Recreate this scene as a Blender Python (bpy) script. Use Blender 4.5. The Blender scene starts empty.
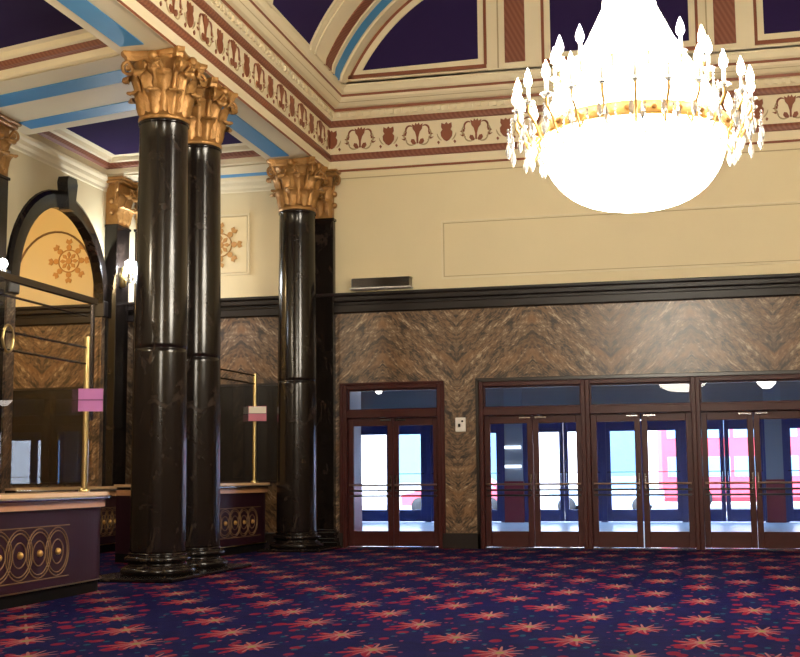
import bpy, math, random
from mathutils import Vector, Matrix
random.seed(7)
PI = math.pi
S = bpy.context.scene
COL = S.collection

# ------------------------------------------------------------------ camera, world, sun, exposure
H = 1.5
yaw, pitch, roll = math.radians(13.5), math.radians(6.752), math.radians(-.462)
fw = Vector((0, math.cos(pitch), math.sin(pitch))); up = Vector((0, -math.sin(pitch), math.cos(pitch))); rt = Vector((1, 0, 0))
r2 = math.cos(roll)*rt + math.sin(roll)*up; u2 = -math.sin(roll)*rt + math.cos(roll)*up
M3 = Matrix.Rotation(yaw, 3, 'Z') @ Matrix((r2, u2, -fw)).transposed()
cd = bpy.data.cameras.new('camera'); cam = bpy.data.objects.new('camera', cd); COL.objects.link(cam)
cam.matrix_world = Matrix.Translation((0, 0, H)) @ M3.to_4x4()
cd.sensor_fit = 'HORIZONTAL'; cd.sensor_width = 36; cd.lens = 1252/800*36; cd.clip_end = 300; cd.clip_start = .05
S.camera = cam
S.view_settings.view_transform = 'Standard'; S.view_settings.look = 'None'
S.view_settings.gamma = 1; S.view_settings.use_curve_mapping = False
S.view_settings.exposure = -0.12
w = bpy.data.worlds.new('world'); S.world = w; w.use_nodes = True
bg = w.node_tree.nodes['Background']; bg.inputs[0].default_value = (.55, .72, 1, 1); bg.inputs[1].default_value = 13.0
sd = bpy.data.lights.new('sun', 'SUN'); sd.energy = 30; sd.angle = .02; sd.color = (1, .95, .88)
sun = bpy.data.objects.new('sun', sd); COL.objects.link(sun); sun.rotation_euler = (math.radians(38), 0, math.radians(-25))
BOWL, TENT, BULB = 47.0, 34.0, 130.0       # chandelier radiance
WARM = (1, .91, .75)

# ------------------------------------------------------------------ materials
def lin(c):
    return tuple(((v/255)/12.92 if v/255 <= .04045 else ((v/255+.055)/1.055)**2.4) for v in c) + (1,)
MATS = {}
def mat(name, c, rough=.5, metal=0, spec=.5, noise=0, nscale=6, bump=0, bscale=20, coat=0):
    if name in MATS: return MATS[name]
    m = bpy.data.materials.new(name); m.use_nodes = True; nt = m.node_tree; b = nt.nodes['Principled BSDF']
    b.inputs['Base Color'].default_value = lin(c); b.inputs['Roughness'].default_value = rough
    b.inputs['Metallic'].default_value = metal; b.inputs['Specular IOR Level'].default_value = spec
    b.inputs['Coat Weight'].default_value = coat; b.inputs['Coat Roughness'].default_value = .05
    if noise or bump:
        tc = nt.nodes.new('ShaderNodeTexCoord')
    if noise:
        n = nt.nodes.new('ShaderNodeTexNoise'); n.inputs['Scale'].default_value = nscale; n.inputs['Detail'].default_value = 6
        nt.links.new(tc.outputs['Object'], n.inputs['Vector'])
        mx = nt.nodes.new('ShaderNodeMix'); mx.data_type = 'RGBA'
        l = lin(c)
        mx.inputs[6].default_value = tuple(max(0, v*(1-noise)) for v in l[:3])+(1,)
        mx.inputs[7].default_value = tuple(min(1, v*(1+noise)) for v in l[:3])+(1,)
        nt.links.new(n.outputs['Fac'], mx.inputs[0]); nt.links.new(mx.outputs[2], b.inputs['Base Color'])
    if bump:
        n2 = nt.nodes.new('ShaderNodeTexNoise'); n2.inputs['Scale'].default_value = bscale
        nt.links.new(tc.outputs['Object'], n2.inputs['Vector'])
        bp = nt.nodes.new('ShaderNodeBump'); bp.inputs['Strength'].default_value = bump; bp.inputs['Distance'].default_value = .02
        nt.links.new(n2.outputs['Fac'], bp.inputs['Height']); nt.links.new(bp.outputs['Normal'], b.inputs['Normal'])
    MATS[name] = m; return m
def emit(name, c, s):
    m = bpy.data.materials.new(name); m.use_nodes = True; b = m.node_tree.nodes['Principled BSDF']
    b.inputs['Base Color'].default_value = (.8, .8, .8, 1)
    b.inputs['Emission Color'].default_value = tuple(c)+(1,); b.inputs['Emission Strength'].default_value = s
    MATS[name] = m; return m
def glass(name, tint=(1, 1, 1), refl=.12, rough=.0):
    m = bpy.data.materials.new(name); m.use_nodes = True; nt = m.node_tree; nt.nodes.clear()
    o = nt.nodes.new('ShaderNodeOutputMaterial'); t = nt.nodes.new('ShaderNodeBsdfTransparent'); g = nt.nodes.new('ShaderNodeBsdfGlossy')
    t.inputs[0].default_value = tint+(1,); g.inputs[1].default_value = rough
    f = nt.nodes.new('ShaderNodeFresnel'); f.inputs[0].default_value = 1.45
    mx = nt.nodes.new('ShaderNodeMixShader'); ge = nt.nodes.new('ShaderNodeNewGeometry')
    fa = _m(nt, 'MULTIPLY', E_(nt, f.outputs[0]), _m(nt, 'SUBTRACT', 1.0, E_(nt, ge.outputs['Backfacing'])))
    nt.links.new(fa.k, mx.inputs[0]); nt.links.new(t.outputs[0], mx.inputs[1]); nt.links.new(g.outputs[0], mx.inputs[2])
    nt.links.new(mx.outputs[0], o.inputs[0]); MATS[name] = m; return m

class E_:                      # tiny node expression builder
    def __init__(s, nt, sock): s.nt = nt; s.k = sock
def _m(nt, op, *a):
    n = nt.nodes.new('ShaderNodeMath'); n.operation = op
    for i, v in enumerate(a):
        if isinstance(v, E_): nt.links.new(v.k, n.inputs[i])
        else: n.inputs[i].default_value = v
    return E_(nt, n.outputs[0])
for nm, op in dict(__add__='ADD', __sub__='SUBTRACT', __mul__='MULTIPLY', __truediv__='DIVIDE', __lt__='LESS_THAN', __gt__='GREATER_THAN').items():
    setattr(E_, nm, (lambda op: lambda s, o: _m(s.nt, op, s, o))(op))
def f1(op, a, *b): return _m(a.nt, op, a, *b)
def mixc(nt, fac, a, b):
    n = nt.nodes.new('ShaderNodeMix'); n.data_type = 'RGBA'
    for i, v in ((0, fac), (6, a), (7, b)):
        if isinstance(v, E_): nt.links.new(v.k, n.inputs[i])
        else: n.inputs[i].default_value = v
    return E_(nt, n.outputs[2])
def xyz(nt):
    tc = nt.nodes.new('ShaderNodeTexCoord'); sp = nt.nodes.new('ShaderNodeSeparateXYZ'); nt.links.new(tc.outputs['Object'], sp.inputs[0])
    return [E_(nt, sp.outputs[i]) for i in range(3)]
def comb(nt, x, y, z):
    n = nt.nodes.new('ShaderNodeCombineXYZ')
    for i, v in enumerate((x, y, z)):
        if isinstance(v, E_): nt.links.new(v.k, n.inputs[i])
        else: n.inputs[i].default_value = v
    return n.outputs[0]
def noise(nt, vec, scale, detail=4, dist=0, rough=.5):
    n = nt.nodes.new('ShaderNodeTexNoise'); nt.links.new(vec, n.inputs['Vector']); n.inputs['Scale'].default_value = scale
    n.inputs['Detail'].default_value = detail; n.inputs['Distortion'].default_value = dist; n.inputs['Roughness'].default_value = rough
    return E_(nt, n.outputs['Fac'])
def ramp(nt, fac, stops):
    n = nt.nodes.new('ShaderNodeValToRGB'); nt.links.new(fac.k, n.inputs[0]); e = n.color_ramp.elements
    while len(e) < len(stops): e.new(.5)
    for i, (p, c) in enumerate(stops): e[i].position = p; e[i].color = lin(c)
    return E_(nt, n.outputs[0])

def carpet_mat():
    m = bpy.data.materials.new('patterned_carpet'); m.use_nodes = True; nt = m.node_tree; b = nt.nodes['Principled BSDF']
    x, y, z = xyz(nt); PX, PY = 1.12, 1.9
    u0 = (x + .65)/PX; v0 = (y - 12.7)/PY
    base = lin((24, 22, 66))
    bn = noise(nt, comb(nt, x, y, 0), 5, 3)
    colr = mixc(nt, bn, lin((8, 7, 38)), lin((20, 20, 74)))
    # scattered small flecks
    for sc, thr, cc, off in ((3.9, .25, (104, 18, 42), 0), (6.0, .18, (20, 66, 86), 9), (7.0, .15, (112, 40, 64), 4)):
        v = nt.nodes.new('ShaderNodeTexVoronoi'); v.inputs['Scale'].default_value = sc
        nt.links.new(comb(nt, x*1.0+off, y*.55, 0), v.inputs['Vector'])
        colr = mixc(nt, E_(nt, v.outputs['Distance']) < thr, colr, lin(cc))
    for du, dv in ((0, 0), (.5, .5)):
        fx = (f1('FRACT', u0 + (du+.5+40)) - .5)*PX
        fy = (f1('FRACT', v0 + (dv+.5+40)) - .5)*PY*.55
        for ox, oy, R_, k, pw, ph, cc in ((-.04, -.03, .23, 3.5, 1.6, .3, (112, 17, 40)), (.0, .0, .15, 4, 2.2, .1, (124, 34, 50)), (.02, .03, .22, 5, 8.0, .6, (134, 88, 88)), (.02, .02, .035, 1, 0, 0, (120, 118, 70))):
            ax = fx - ox; ay = fy - oy
            rr = f1('SQRT', ax*ax + ay*ay); th = f1('ARCTAN2', ay, ax)
            cs = f1('ABSOLUTE', f1('COSINE', th*k + ph))
            if pw: lim = f1('POWER', cs, pw)*(R_*.68) + R_*.30
            else: lim = cs*0 + R_
            colr = mixc(nt, rr < lim, colr, lin(cc))
    fz = noise(nt, comb(nt, x, y, 0), 90, 2)
    colr = mixc(nt, fz*.35, colr, lin((8, 6, 16)))
    nt.links.new(colr.k, b.inputs['Base Color']); b.inputs['Roughness'].default_value = 1; b.inputs['Specular IOR Level'].default_value = .06
    bp = nt.nodes.new('ShaderNodeBump'); bp.inputs['Strength'].default_value = .3; bp.inputs['Distance'].default_value = .01
    nt.links.new(fz.k, bp.inputs['Height']); nt.links.new(bp.outputs[0], b.inputs['Normal'])
    MATS['carpet'] = m; return m
def marble_mat(name='brown_marble', slab=1.62, off=.55, steep=.75):
    m = bpy.data.materials.new(name); m.use_nodes = True; nt = m.node_tree; b = nt.nodes['Principled BSDF']
    x, y, z = xyz(nt)
    u = f1('PINGPONG', x + y + (off+40), slab)
    a = u*.8 + z*steep; c = u*(-steep) + z*.8
    wob = noise(nt, comb(nt, u, z, 3), 1.3, 3)*.45
    n1 = noise(nt, comb(nt, a*1.3, (c + wob)*4.2, 1), 1.7, 6, .25, .65)
    n2 = noise(nt, comb(nt, a*4.5, (c + wob)*15, 7), 1.6, 5, .2, .7)
    n4 = noise(nt, comb(nt, a*9, c*26, 9), 1.2, 3, 0, .7)
    n3 = noise(nt, comb(nt, u, z, 2), .8, 2)
    k = (n1*.40 + n2*.38 + n4*.22 - .5)*2.7 + .5
    cr = ramp(nt, k, [(.28, (36, 31, 28)), (.38, (66, 55, 46)), (.45, (96, 78, 60)), (.50, (120, 94, 68)), (.55, (146, 112, 78)), (.60, (104, 92, 80)), (.67, (170, 140, 108)), (.76, (200, 178, 148))])
    cr = mixc(nt, f1('MULTIPLY', n3, .55), cr, lin((64, 52, 48)))
    n5 = noise(nt, comb(nt, a*.8, c*2.2, 5), 1.5, 3, .4)
    cr = mixc(nt, f1('MULTIPLY', f1('MAXIMUM', (n5 - .52)*5.0, 0.0), .55), cr, lin((150, 108, 70)))
    nt.links.new(cr.k, b.inputs['Base Color']); b.inputs['Roughness'].default_value = .30; b.inputs['Specular IOR Level'].default_value = .4
    MATS[name] = m; return m
def black_marble():
    m = bpy.data.materials.new('black_marble'); m.use_nodes = True; nt = m.node_tree; b = nt.nodes['Principled BSDF']
    x, y, z = xyz(nt)
    n = noise(nt, comb(nt, x, y, z*.6), 2.2, 8, 1.2, .65)
    cr = ramp(nt, n, [(.3, (17, 13, 11)), (.56, (27, 21, 18)), (.66, (52, 42, 36)), (.7, (25, 19, 16))])
    nt.links.new(cr.k, b.inputs['Base Color']); b.inputs['Roughness'].default_value = .17; b.inputs['Specular IOR Level'].default_value = .36
    MATS['black'] = m; return m
def rope_mat():
    m = bpy.data.materials.new('rope_moulding'); m.use_nodes = True; nt = m.node_tree; b = nt.nodes['Principled BSDF']
    x, y, z = xyz(nt)
    k = f1('SINE', (x - y)*60 + z*30)
    cr = mixc(nt, f1('MULTIPLY', k + 1, .22), lin((118, 66, 46)), lin((160, 104, 78)))
    nt.links.new(cr.k, b.inputs['Base Color']); b.inputs['Roughness'].default_value = .5
    MATS['rope'] = m; return m

CREAM = mat('cream_plaster', (226, 212, 178), .6, noise=.04, nscale=1.5)
CREAM2 = mat('cream_wall', (222, 206, 166), .55, noise=.05, nscale=.8)
CREAMD = mat('cream_groove', (180, 160, 122), .6)
BROWN = mat('brown_moulding', (132, 74, 46), .5, noise=.1, nscale=30)
BLUE = mat('blue_paint', (66, 142, 196), .5, noise=.06, nscale=3)
PURP = mat('aubergine_paint', (44, 32, 70), .95, spec=.1, noise=.05, nscale=3)
CARPET = carpet_mat(); MARB = marble_mat(); BLACK = black_marble(); ROPE = rope_mat()
TRIMB = mat('black_trim', (32, 25, 23), .4, spec=.3, noise=.2, nscale=4)
GOLD = mat('gilded_plaster', (168, 124, 70), .4, metal=.45, noise=.4, nscale=9, bump=.6, bscale=24)
GOLDL = mat('gold_paint', (196, 156, 88), .4, metal=.5)
BRASS = mat('brass', (196, 174, 120), .3, metal=1)
CHROME = mat('chrome', (200, 200, 205), .15, metal=1)
STEEL = mat('dark_steel', (92, 84, 80), .25, metal=1)
WOOD = mat('red_mahogany', (60, 18, 15), .42, spec=.3, noise=.35, nscale=7)
WOODD = mat('dark_frame', (26, 14, 12), .3)
BLUEF = mat('dark_blue_frame', (56, 66, 128), .35)
COUNT = mat('aubergine_laminate', (42, 17, 27), .45, spec=.25, noise=.15, nscale=3)
TOPM = mat('pale_wood_top', (214, 176, 132), .25, noise=.12, nscale=5)
TOPE = mat('counter_edge', (188, 138, 98), .3)
DARK = mat('black_board', (20, 15, 13), .25)
GLASS = glass('clear_glass'); GLASSD = glass('door_glass', (.93, .96, 1))
CRYST = mat('crystal', (235, 235, 235), .05, spec=1)
CRYST.node_tree.nodes['Principled BSDF'].inputs['Transmission Weight'].default_value = .7
E_BOWL = emit('lit_crystal_bowl', WARM, BOWL); E_TENT = emit('lit_crystal_strands', WARM, TENT); E_BULB = emit('lit_bulb', WARM, BULB)
def beaded(m):   # crystal strands: a fine bead relief
    nt = m.node_tree; b = nt.nodes['Principled BSDF']; v = nt.nodes.new('ShaderNodeTexVoronoi'); v.inputs['Scale'].default_value = 26
    tc = nt.nodes.new('ShaderNodeTexCoord'); nt.links.new(tc.outputs['Object'], v.inputs['Vector'])
    bp = nt.nodes.new('ShaderNodeBump'); bp.inputs['Distance'].default_value = .02; nt.links.new(v.outputs['Distance'], bp.inputs['Height']); nt.links.new(bp.outputs[0], b.inputs['Normal'])
beaded(E_BOWL); beaded(E_TENT)
E_SCON = emit('lit_sconce_bulb', (.86, .93, 1), 170)
E_STRIP = emit('strip_daylight_glow', (.9, .95, 1), 2.5)  # glow standing in for daylight reflected off the pier strips
E_AISLE_FILL = emit('aisle_fill_globe', (1, .86, .64), 140)
E_LAMP = emit('lit_ceiling_lamp', (1, .85, .7), 8)
WHITE = mat('white_plastic', (226, 220, 212), .4)
PAPER_P = mat('purple_paper', (176, 110, 170), .7); PAPER_W = mat('white_paper', (222, 214, 200), .7); INK = mat('dark_ink', (70, 34, 70), .7)
VFLOOR = mat('pale_stone_floor', (170, 186, 200), .3, noise=.06, nscale=2)
VWALL = mat('grey_vestibule_wall', (150, 156, 166), .6); VRED = mat('red_dado', (128, 34, 52), .4); VCEIL = mat('vestibule_ceiling', (150, 148, 150), .7)
VBAND = mat('vestibule_navy_band', (36, 44, 84), .5)

# ------------------------------------------------------------------ mesh builder
class MB:
    def __init__(s): s.v = []; s.f = []; s.m = []; s.mats = []; s.T = Matrix.Identity(4); s.sm = []
    def mi(s, m):
        if m not in s.mats: s.mats.append(m)
        return s.mats.index(m)
    def add(s, vs, fs, m, smooth=False):
        b = len(s.v); s.v += [tuple(s.T @ Vector(p)) for p in vs]; k = s.mi(m)
        for f in fs: s.f.append([b+i for i in f]); s.m.append(k); s.sm.append(smooth)
    def box(s, x0, x1, y0, y1, z0, z1, m, bv=0):
        if bv:
            b = bv; P = []
            # chamfered box from 3 insets
            for z, i in ((z0, b), (z0+b, 0), (z1-b, 0), (z1, b)):
                P.append([(x0+i, y0+b, z), (x0+b, y0+i, z), (x1-b, y0+i, z), (x1-i, y0+b, z), (x1-i, y1-b, z), (x1-b, y1-i, z), (x0+b, y1-i, z), (x0+i, y1-b, z)])
            s.loft(P, m, cap=True); return
        vs = [(x, y, z) for z in (z0, z1) for y in (y0, y1) for x in (x0, x1)]
        s.add(vs, [(0, 2, 3, 1), (4, 5, 7, 6), (0, 1, 5, 4), (2, 6, 7, 3), (0, 4, 6, 2), (1, 3, 7, 5)], m)
    def loft(s, rings, m, cap=False, smooth=False, closed=True):
        n = len(rings[0]); vs = [p for r in rings for p in r]; fs = []
        for i in range(len(rings)-1):
            for j in range(n if closed else n-1):
                k = (j+1) % n; fs.append((i*n+j, i*n+k, (i+1)*n+k, (i+1)*n+j))
        s.add(vs, fs, m, smooth)
        if cap:
            s.add(rings[0], [tuple(reversed(range(n)))], m); s.add(rings[-1], [tuple(range(n))], m)
    def lathe(s, prof, c, m, n=32, smooth=True, cap=True, a0=0, a1=2*PI):
        full = abs(a1-a0-2*PI) < 1e-6
        k = n if full else n+1
        R = [[(c[0]+r*math.cos(a0+(a1-a0)*j/n), c[1]+r*math.sin(a0+(a1-a0)*j/n), c[2]+z) for j in range(k)] for r, z in prof]
        s.loft(R, m, cap=cap and full, smooth=smooth, closed=full)
    def tube(s, pts, r, m, n=8, smooth=True, closed=False):
        pts = [Vector(p) for p in pts]; R = []; N = len(pts)
        rr = r if isinstance(r, (list, tuple)) else [r]*N
        prev = None
        for i, p in enumerate(pts):
            if closed: d = (pts[(i+1) % N]-pts[i-1])
            else: d = (pts[min(i+1, N-1)]-pts[max(i-1, 0)])
            d.normalize()
            if prev is None:
                a = Vector((0, 0, 1)) if abs(d.z) < .9 else Vector((1, 0, 0)); u = d.cross(a).normalized()
            else: u = (prev - d*prev.dot(d)).normalized()
            v = d.cross(u); prev = u
            R.append([tuple(p+(u*math.cos(2*PI*j/n)+v*math.sin(2*PI*j/n))*rr[i]) for j in range(n)])
        if closed: R.append(R[0])
        s.loft(R, m, cap=not closed, smooth=smooth)
    def poly(s, pts, d, m):        # prism: polygon pts (3D) pushed along d
        n = len(pts); q = [tuple(Vector(p)+Vector(d)) for p in pts]
        s.loft([list(pts), q], m, cap=True)
    def sphere(s, c, r, m, n=12, k=8, sz=1):
        s.lathe([(max(1e-4, r*math.sin(PI*i/k)), -r*sz*math.cos(PI*i/k)) for i in range(k+1)], c, m, n, cap=False)
    def build(s, name, parent=None, **kw):
        me = bpy.data.meshes.new(name); me.from_pydata(s.v, [], s.f)
        for m in s.mats: me.materials.append(m)
        me.polygons.foreach_set('material_index', s.m); me.polygons.foreach_set('use_smooth', s.sm)
        me.update(); import bmesh
        bm = bmesh.new(); bm.from_mesh(me); bmesh.ops.recalc_face_normals(bm, faces=bm.faces); bm.to_mesh(me); bm.free()
        o = bpy.data.objects.new(name, me); COL.objects.link(o)
        if parent: o.parent = parent
        for k, v in kw.items(): o[k] = v
        return o
def thing(name, label, cat, loc=(0, 0, 0), rz=0, group=None):
    o = bpy.data.objects.new(name, None); COL.objects.link(o); o.location = loc; o.rotation_euler = (0, 0, rz)
    o.empty_display_size = .1
    o['label'] = label; o['category'] = cat
    if group: o['group'] = group
    return o
def struct(mb, name, parent=None):
    return mb.build(name, parent, kind='structure')
def copy_tree(o, parent=None):
    c = o.copy(); COL.objects.link(c)
    if parent: c.parent = parent
    for ch in list(o.children): copy_tree(ch, c)
    return c

# ------------------------------------------------------------------ key dimensions
D = 26.03; XL = -7.83; XR = 6.6; YB = -3.0; XW = -12.8; ZS = 8.21; XB = -8.8   # back wall, hall sides, rear, aisle wall, soffit height
BAYX = [(-7.53, -5.36), (-4.55, -2.33), (-2.33, -.11), (-.11, 2.11)]; DH = 3.47

# floor
b = MB(); b.box(-17.2, XR, YB, D+.35, -.2, 0, CARPET); struct(b, 'floor')

# back wall: cream above, marble below, with the door openings left out
b = MB()
def wall_piece(x0, x1, z0, z1, m): b.box(x0, x1, D, D+.35, z0, z1, m)
wall_piece(-17.2, XR, 5.2, 13.2, CREAM2)
wall_piece(-17.2, -7.53, 0, 5.2, MARB); wall_piece(-7.53, -5.36, DH, 5.2, MARB); wall_piece(-5.36, -4.55, 0, 5.2, MARB)
wall_piece(-4.55, 2.11, DH, 5.2, MARB); wall_piece(2.11, XR, 0, 5.2, MARB)
struct(b, 'wall_back')
b = MB()
for x0, x1 in ((-12.75, XR), (-17.1, -13.35)):
    b.box(x0, x1, D-.10, D+.0, 5.04, 5.22, TRIMB, .02); b.box(x0, x1, D-.06, D, 5.22, 5.28, TRIMB); b.box(x0, x1, D-.17, D, 5.28, 5.40, TRIMB, .02); b.box(x0, x1, D-.2, D, 5.40, 5.47, TRIMB, .015)
struct(b, 'trim_1')
b = MB()
for x0, x1 in ((-5.36, -4.55), (2.11, XR), (-8.0, -7.53), (-12.7, -8.9)): b.box(x0, x1, D-.05, D, 0, .32, TRIMB, .012)
struct(b, 'baseboard_back')
# raised panel mouldings on the cream wall
def frame_y(b, x0, x1, z0, z1, y, wd, dp, m):
    b.box(x0, x1, y-dp, y, z1-wd, z1, m); b.box(x0, x1, y-dp, y, z0, z0+wd, m); b.box(x0, x0+wd, y-dp, y, z0+wd, z1-wd, m); b.box(x1-wd, x1, y-dp, y, z0+wd, z1-wd, m)
b = MB()
frame_y(b, -5.32, 4.6, 5.7, 6.97, D, .03, .025, CREAM); frame_y(b, -5.27, 4.55, 5.75, 6.92, D, .015, .012, CREAMD)
frame_y(b, -11.0, -9.69, 6.0, 7.39, D, .04, .03, CREAM); frame_y(b, -10.95, -9.74, 6.05, 7.34, D, .015, .02, CREAMD)
b.box(XL, XR, D-.02, D, 8.03, 8.05, CREAMD)
struct(b, 'trim_2')

# right and rear walls of the hall, plain like the back wall
b = MB(); b.box(XR, XR+.3, YB, D+.35, 5.2, 13.2, CREAM2); b.box(XR, XR+.3, YB, D+.35, 0, 5.2, MARB); struct(b, 'wall_right')
b = MB(); b.box(-17.2, XR, YB-.3, YB, 5.2, 13.2, CREAM2); b.box(-17.2, XR, YB-.3, YB, 0, 5.2, MARB); struct(b, 'wall_rear')
# hall's left side above the colonnade
b = MB(); b.box(XB, XL, YB, D, ZS+.012, 13.0, CREAM); b.box(XB, XL, YB, D, ZS, ZS+.012, CREAM); struct(b, 'wall_left_upper')

# ------------------------------------------------------------------ cornice round the hall
PR = [(0, 8.19, None), (.03, 8.19, BROWN), (.03, 8.24, CREAM), (.01, 8.26, CREAM), (.01, 8.44, ROPE), (.05, 8.455, ROPE), (.07, 8.52, ROPE), (.05, 8.585, ROPE), (.01, 8.60, CREAM),
      (.01, 9.21, ROPE), (.06, 9.225, ROPE), (.08, 9.29, ROPE), (.07, 9.35, CREAM), (.09, 9.37, CREAM), (.11, 9.39, CREAM), (.12, 9.50, CREAM), (.18, 9.515, BROWN), (.19, 9.58, CREAM), (.27, 9.60, CREAM), (.34, 9.66, CREAMD), (.345, 9.675, CREAM), (.39, 9.72, CREAM),
      (.405, 9.77, BROWN), (.41, 9.825, CREAM), (.46, 9.86, CREAM), (.50, 9.98, CREAM), (.50, 10.06, CREAM), (0, 10.10, CREAM)]
b = MB()
for i in range(1, len(PR)):
    (o0, z0, m0), (o1, z1, _) = PR[i-1], PR[i]
    m = PR[i-1][2] or CREAM
    R = [[(XL+o, YB+o, z), (XR-o, YB+o, z), (XR-o, D-o, z), (XL+o, D-o, z)] for o, z in ((o0, z0), (o1, z1))]
    b.loft(R, m)
struct(b, 'trim_3')
b = MB()      # dentils
x = XL+.2
while x < XR-.2: b.box(x, x+.085, D-.165, D-.10, 9.40, 9.495, CREAM); x += .175
y = 4.0
while y < D-.2: b.box(XL+.10, XL+.165, y, y+.085, 9.40, 9.495, CREAM); y += .175
struct(b, 'trim_4')
# frieze ornament: palmettes and shields with scrolls, in low relief
def frieze(b, P):              # P(u, v) -> point and outward dir function
    def poly(pts, m=BROWN, t=.022): b.poly([P(u, v, 0) for u, v in pts], Vector(P(0, 0, t))-Vector(P(0, 0, 0)), m)
    def arc(cu, cv, r, a0, a1, wd=.012, m=BROWN):
        n = 8; b.tube([P(cu+r*math.cos(a0+(a1-a0)*i/n), cv+r*math.sin(a0+(a1-a0)*i/n), .01) for i in range(n+1)], [wd*(.5+math.sin(PI*(i+.5)/(n+1))) for i in range(n+1)], m, 4, False)
    return poly, arc
def motif_a(b, P):
    poly, arc = frieze(b, P)
    poly([(-.12, .22), (-.06, .19), (-.035, .24), (0, .20), (.035, .24), (.06, .19), (.12, .22), (.10, .12), (.05, .06), (.02, -.04), (.02, -.16), (-.02, -.16), (-.02, -.04), (-.05, .06), (-.10, .12)])
    for s in (-1, 1):
        poly([(s*.03, -.15), (s*.07, -.08), (s*.13, -.07), (s*.15, -.12), (s*.11, -.17), (s*.05, -.18)])
        arc(s*.15, .02, .15, PI/2 - s*.9, PI/2 - s*2.6, .014, CREAMD); arc(s*.17, .10, .09, PI/2+s*.6, PI/2-s*2.2, .014)
        arc(s*.13, -.06, .13, -PI/2-s*.6, -PI/2+s*1.4, .011, CREAMD)
        poly([(s*.25, .07), (s*.30, .03), (s*.35, .01), (s*.30, -.01), (s*.25, .01)]); poly([(s*.26, -.03), (s*.31, -.06), (s*.36, -.05), (s*.30, -.09), (s*.25, -.07)])
def motif_b(b, P):
    poly, arc = frieze(b, P)
    poly([(-.11, .20), (-.04, .17), (0, .21), (.04, .17), (.11, .20), (.12, .12), (.09, .07), (.13, .02), (.12, -.06), (.06, -.13), (0, -.16), (-.06, -.13), (-.12, -.06), (-.13, .02), (-.09, .07), (-.12, .12)])
    for s in (-1, 1):
        poly([(s*.15, -.17), (s*.18, -.14), (s*.21, -.17), (s*.18, -.21)])
        arc(s*.02, .03, .19, -PI/2+s*.5, -PI/2+s*1.4, .01, CREAMD)
b = MB()
k = 1; x = XL+.06
while x < 3.6:
    (motif_a if k % 2 == 0 else motif_b)(b, lambda u, v, t, x=x: (x+u, D-.01-t, 8.905+v*1.15)); x += .65; k += 1
k = 1; y = D-.06
while y > 8.0:
    (motif_a if k % 2 == 0 else motif_b)(b, lambda u, v, t, y=y: (XL+.01+t, y+u, 8.905+v*1.15)); y -= .65; k += 1
struct(b, 'trim_5')

# ------------------------------------------------------------------ coved ceiling above the cornice
YT = 25.53
# arc through measured points, carried on to a flat crown
cx, cz, RR = -4.2, 8.55, 3.49
def circ(p, q, r):
    (ax, ay), (bx, by), (cx_, cy_) = p, q, r
    d = 2*(ax*(by-cy_)+bx*(cy_-ay)+cx_*(ay-by))
    ux = ((ax*ax+ay*ay)*(by-cy_)+(bx*bx+by*by)*(cy_-ay)+(cx_*cx_+cy_*cy_)*(ay-by))/d
    uy = ((ax*ax+ay*ay)*(cx_-bx)+(bx*bx+by*by)*(ax-cx_)+(cx_*cx_+cy_*cy_)*(bx-ax))/d
    return ux, uy, math.hypot(ax-ux, ay-uy)
cx, cz, RR = circ((-7.33, 10.10), (-6.80, 10.98), (-6.16, 11.65))
a0 = math.atan2(10.10-cz, -7.33-cx)
PROF = [(cx+RR*math.cos(a0+(PI/2-a0)*i/22), cz+RR*math.sin(a0+(PI/2-a0)*i/22)) for i in range(23)]
ZC = PROF[-1][1]; XMIR = XL+XR
PROF = [(-7.35, 9.96)] + PROF
FULL = PROF + [(XMIR-x, z) for x, z in reversed(PROF)]
def vault(b, y0, y1, m, inset=0.0, prof=None):
    n = Vector((0, 0, 0)); P = prof or FULL
    q = []
    for i, (x, z) in enumerate(P):
        xa, za = P[max(0, i-1)]; xb, zb = P[min(len(P)-1, i+1)]
        t = Vector((xb-xa, 0, zb-za)).normalized(); nn = Vector((t.z, 0, -t.x))
        q.append((x+nn.x*inset, z+nn.z*inset))
    b.loft([[(x, y, z) for x, z in q] for y in (y0, y1)], m, closed=False, smooth=True)
    return q
def rib(b, y0, y1, m, th):
    q = vault(b, y0, y1, m, th)
    for y in (y0, y1): b.loft([[(x, y, z) for x, z in FULL], [(x, y, z) for x, z in q]], m, closed=False)
b = MB(); vault(b, YB, D+.2, PURP)
b.box(XL-.9, XR+.3, YB, D+.3, 13.2, 13.4, CREAM)
rib(b, 23.04, 25.53, CREAM, .05); rib(b, 23.28, 23.34, CREAM, .075)
for y0, y1, m, t in ((24.0, 24.35, ROPE, .075), (24.65, 25.02, BLUE, .055), (24.42, 24.58, CREAM, .08), (25.1, 25.3, CREAM, .09)): rib(b, y0, y1, m, t)
for yy in (-1.5, 3.0, 8.6, 14.2, 18.8): rib(b, yy, yy+1.9, CREAM, .05); rib(b, yy+.5, yy+.8, ROPE, .075); rib(b, yy+1.1, yy+1.4, BLUE, .06)
struct(b, 'ceiling')
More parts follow.
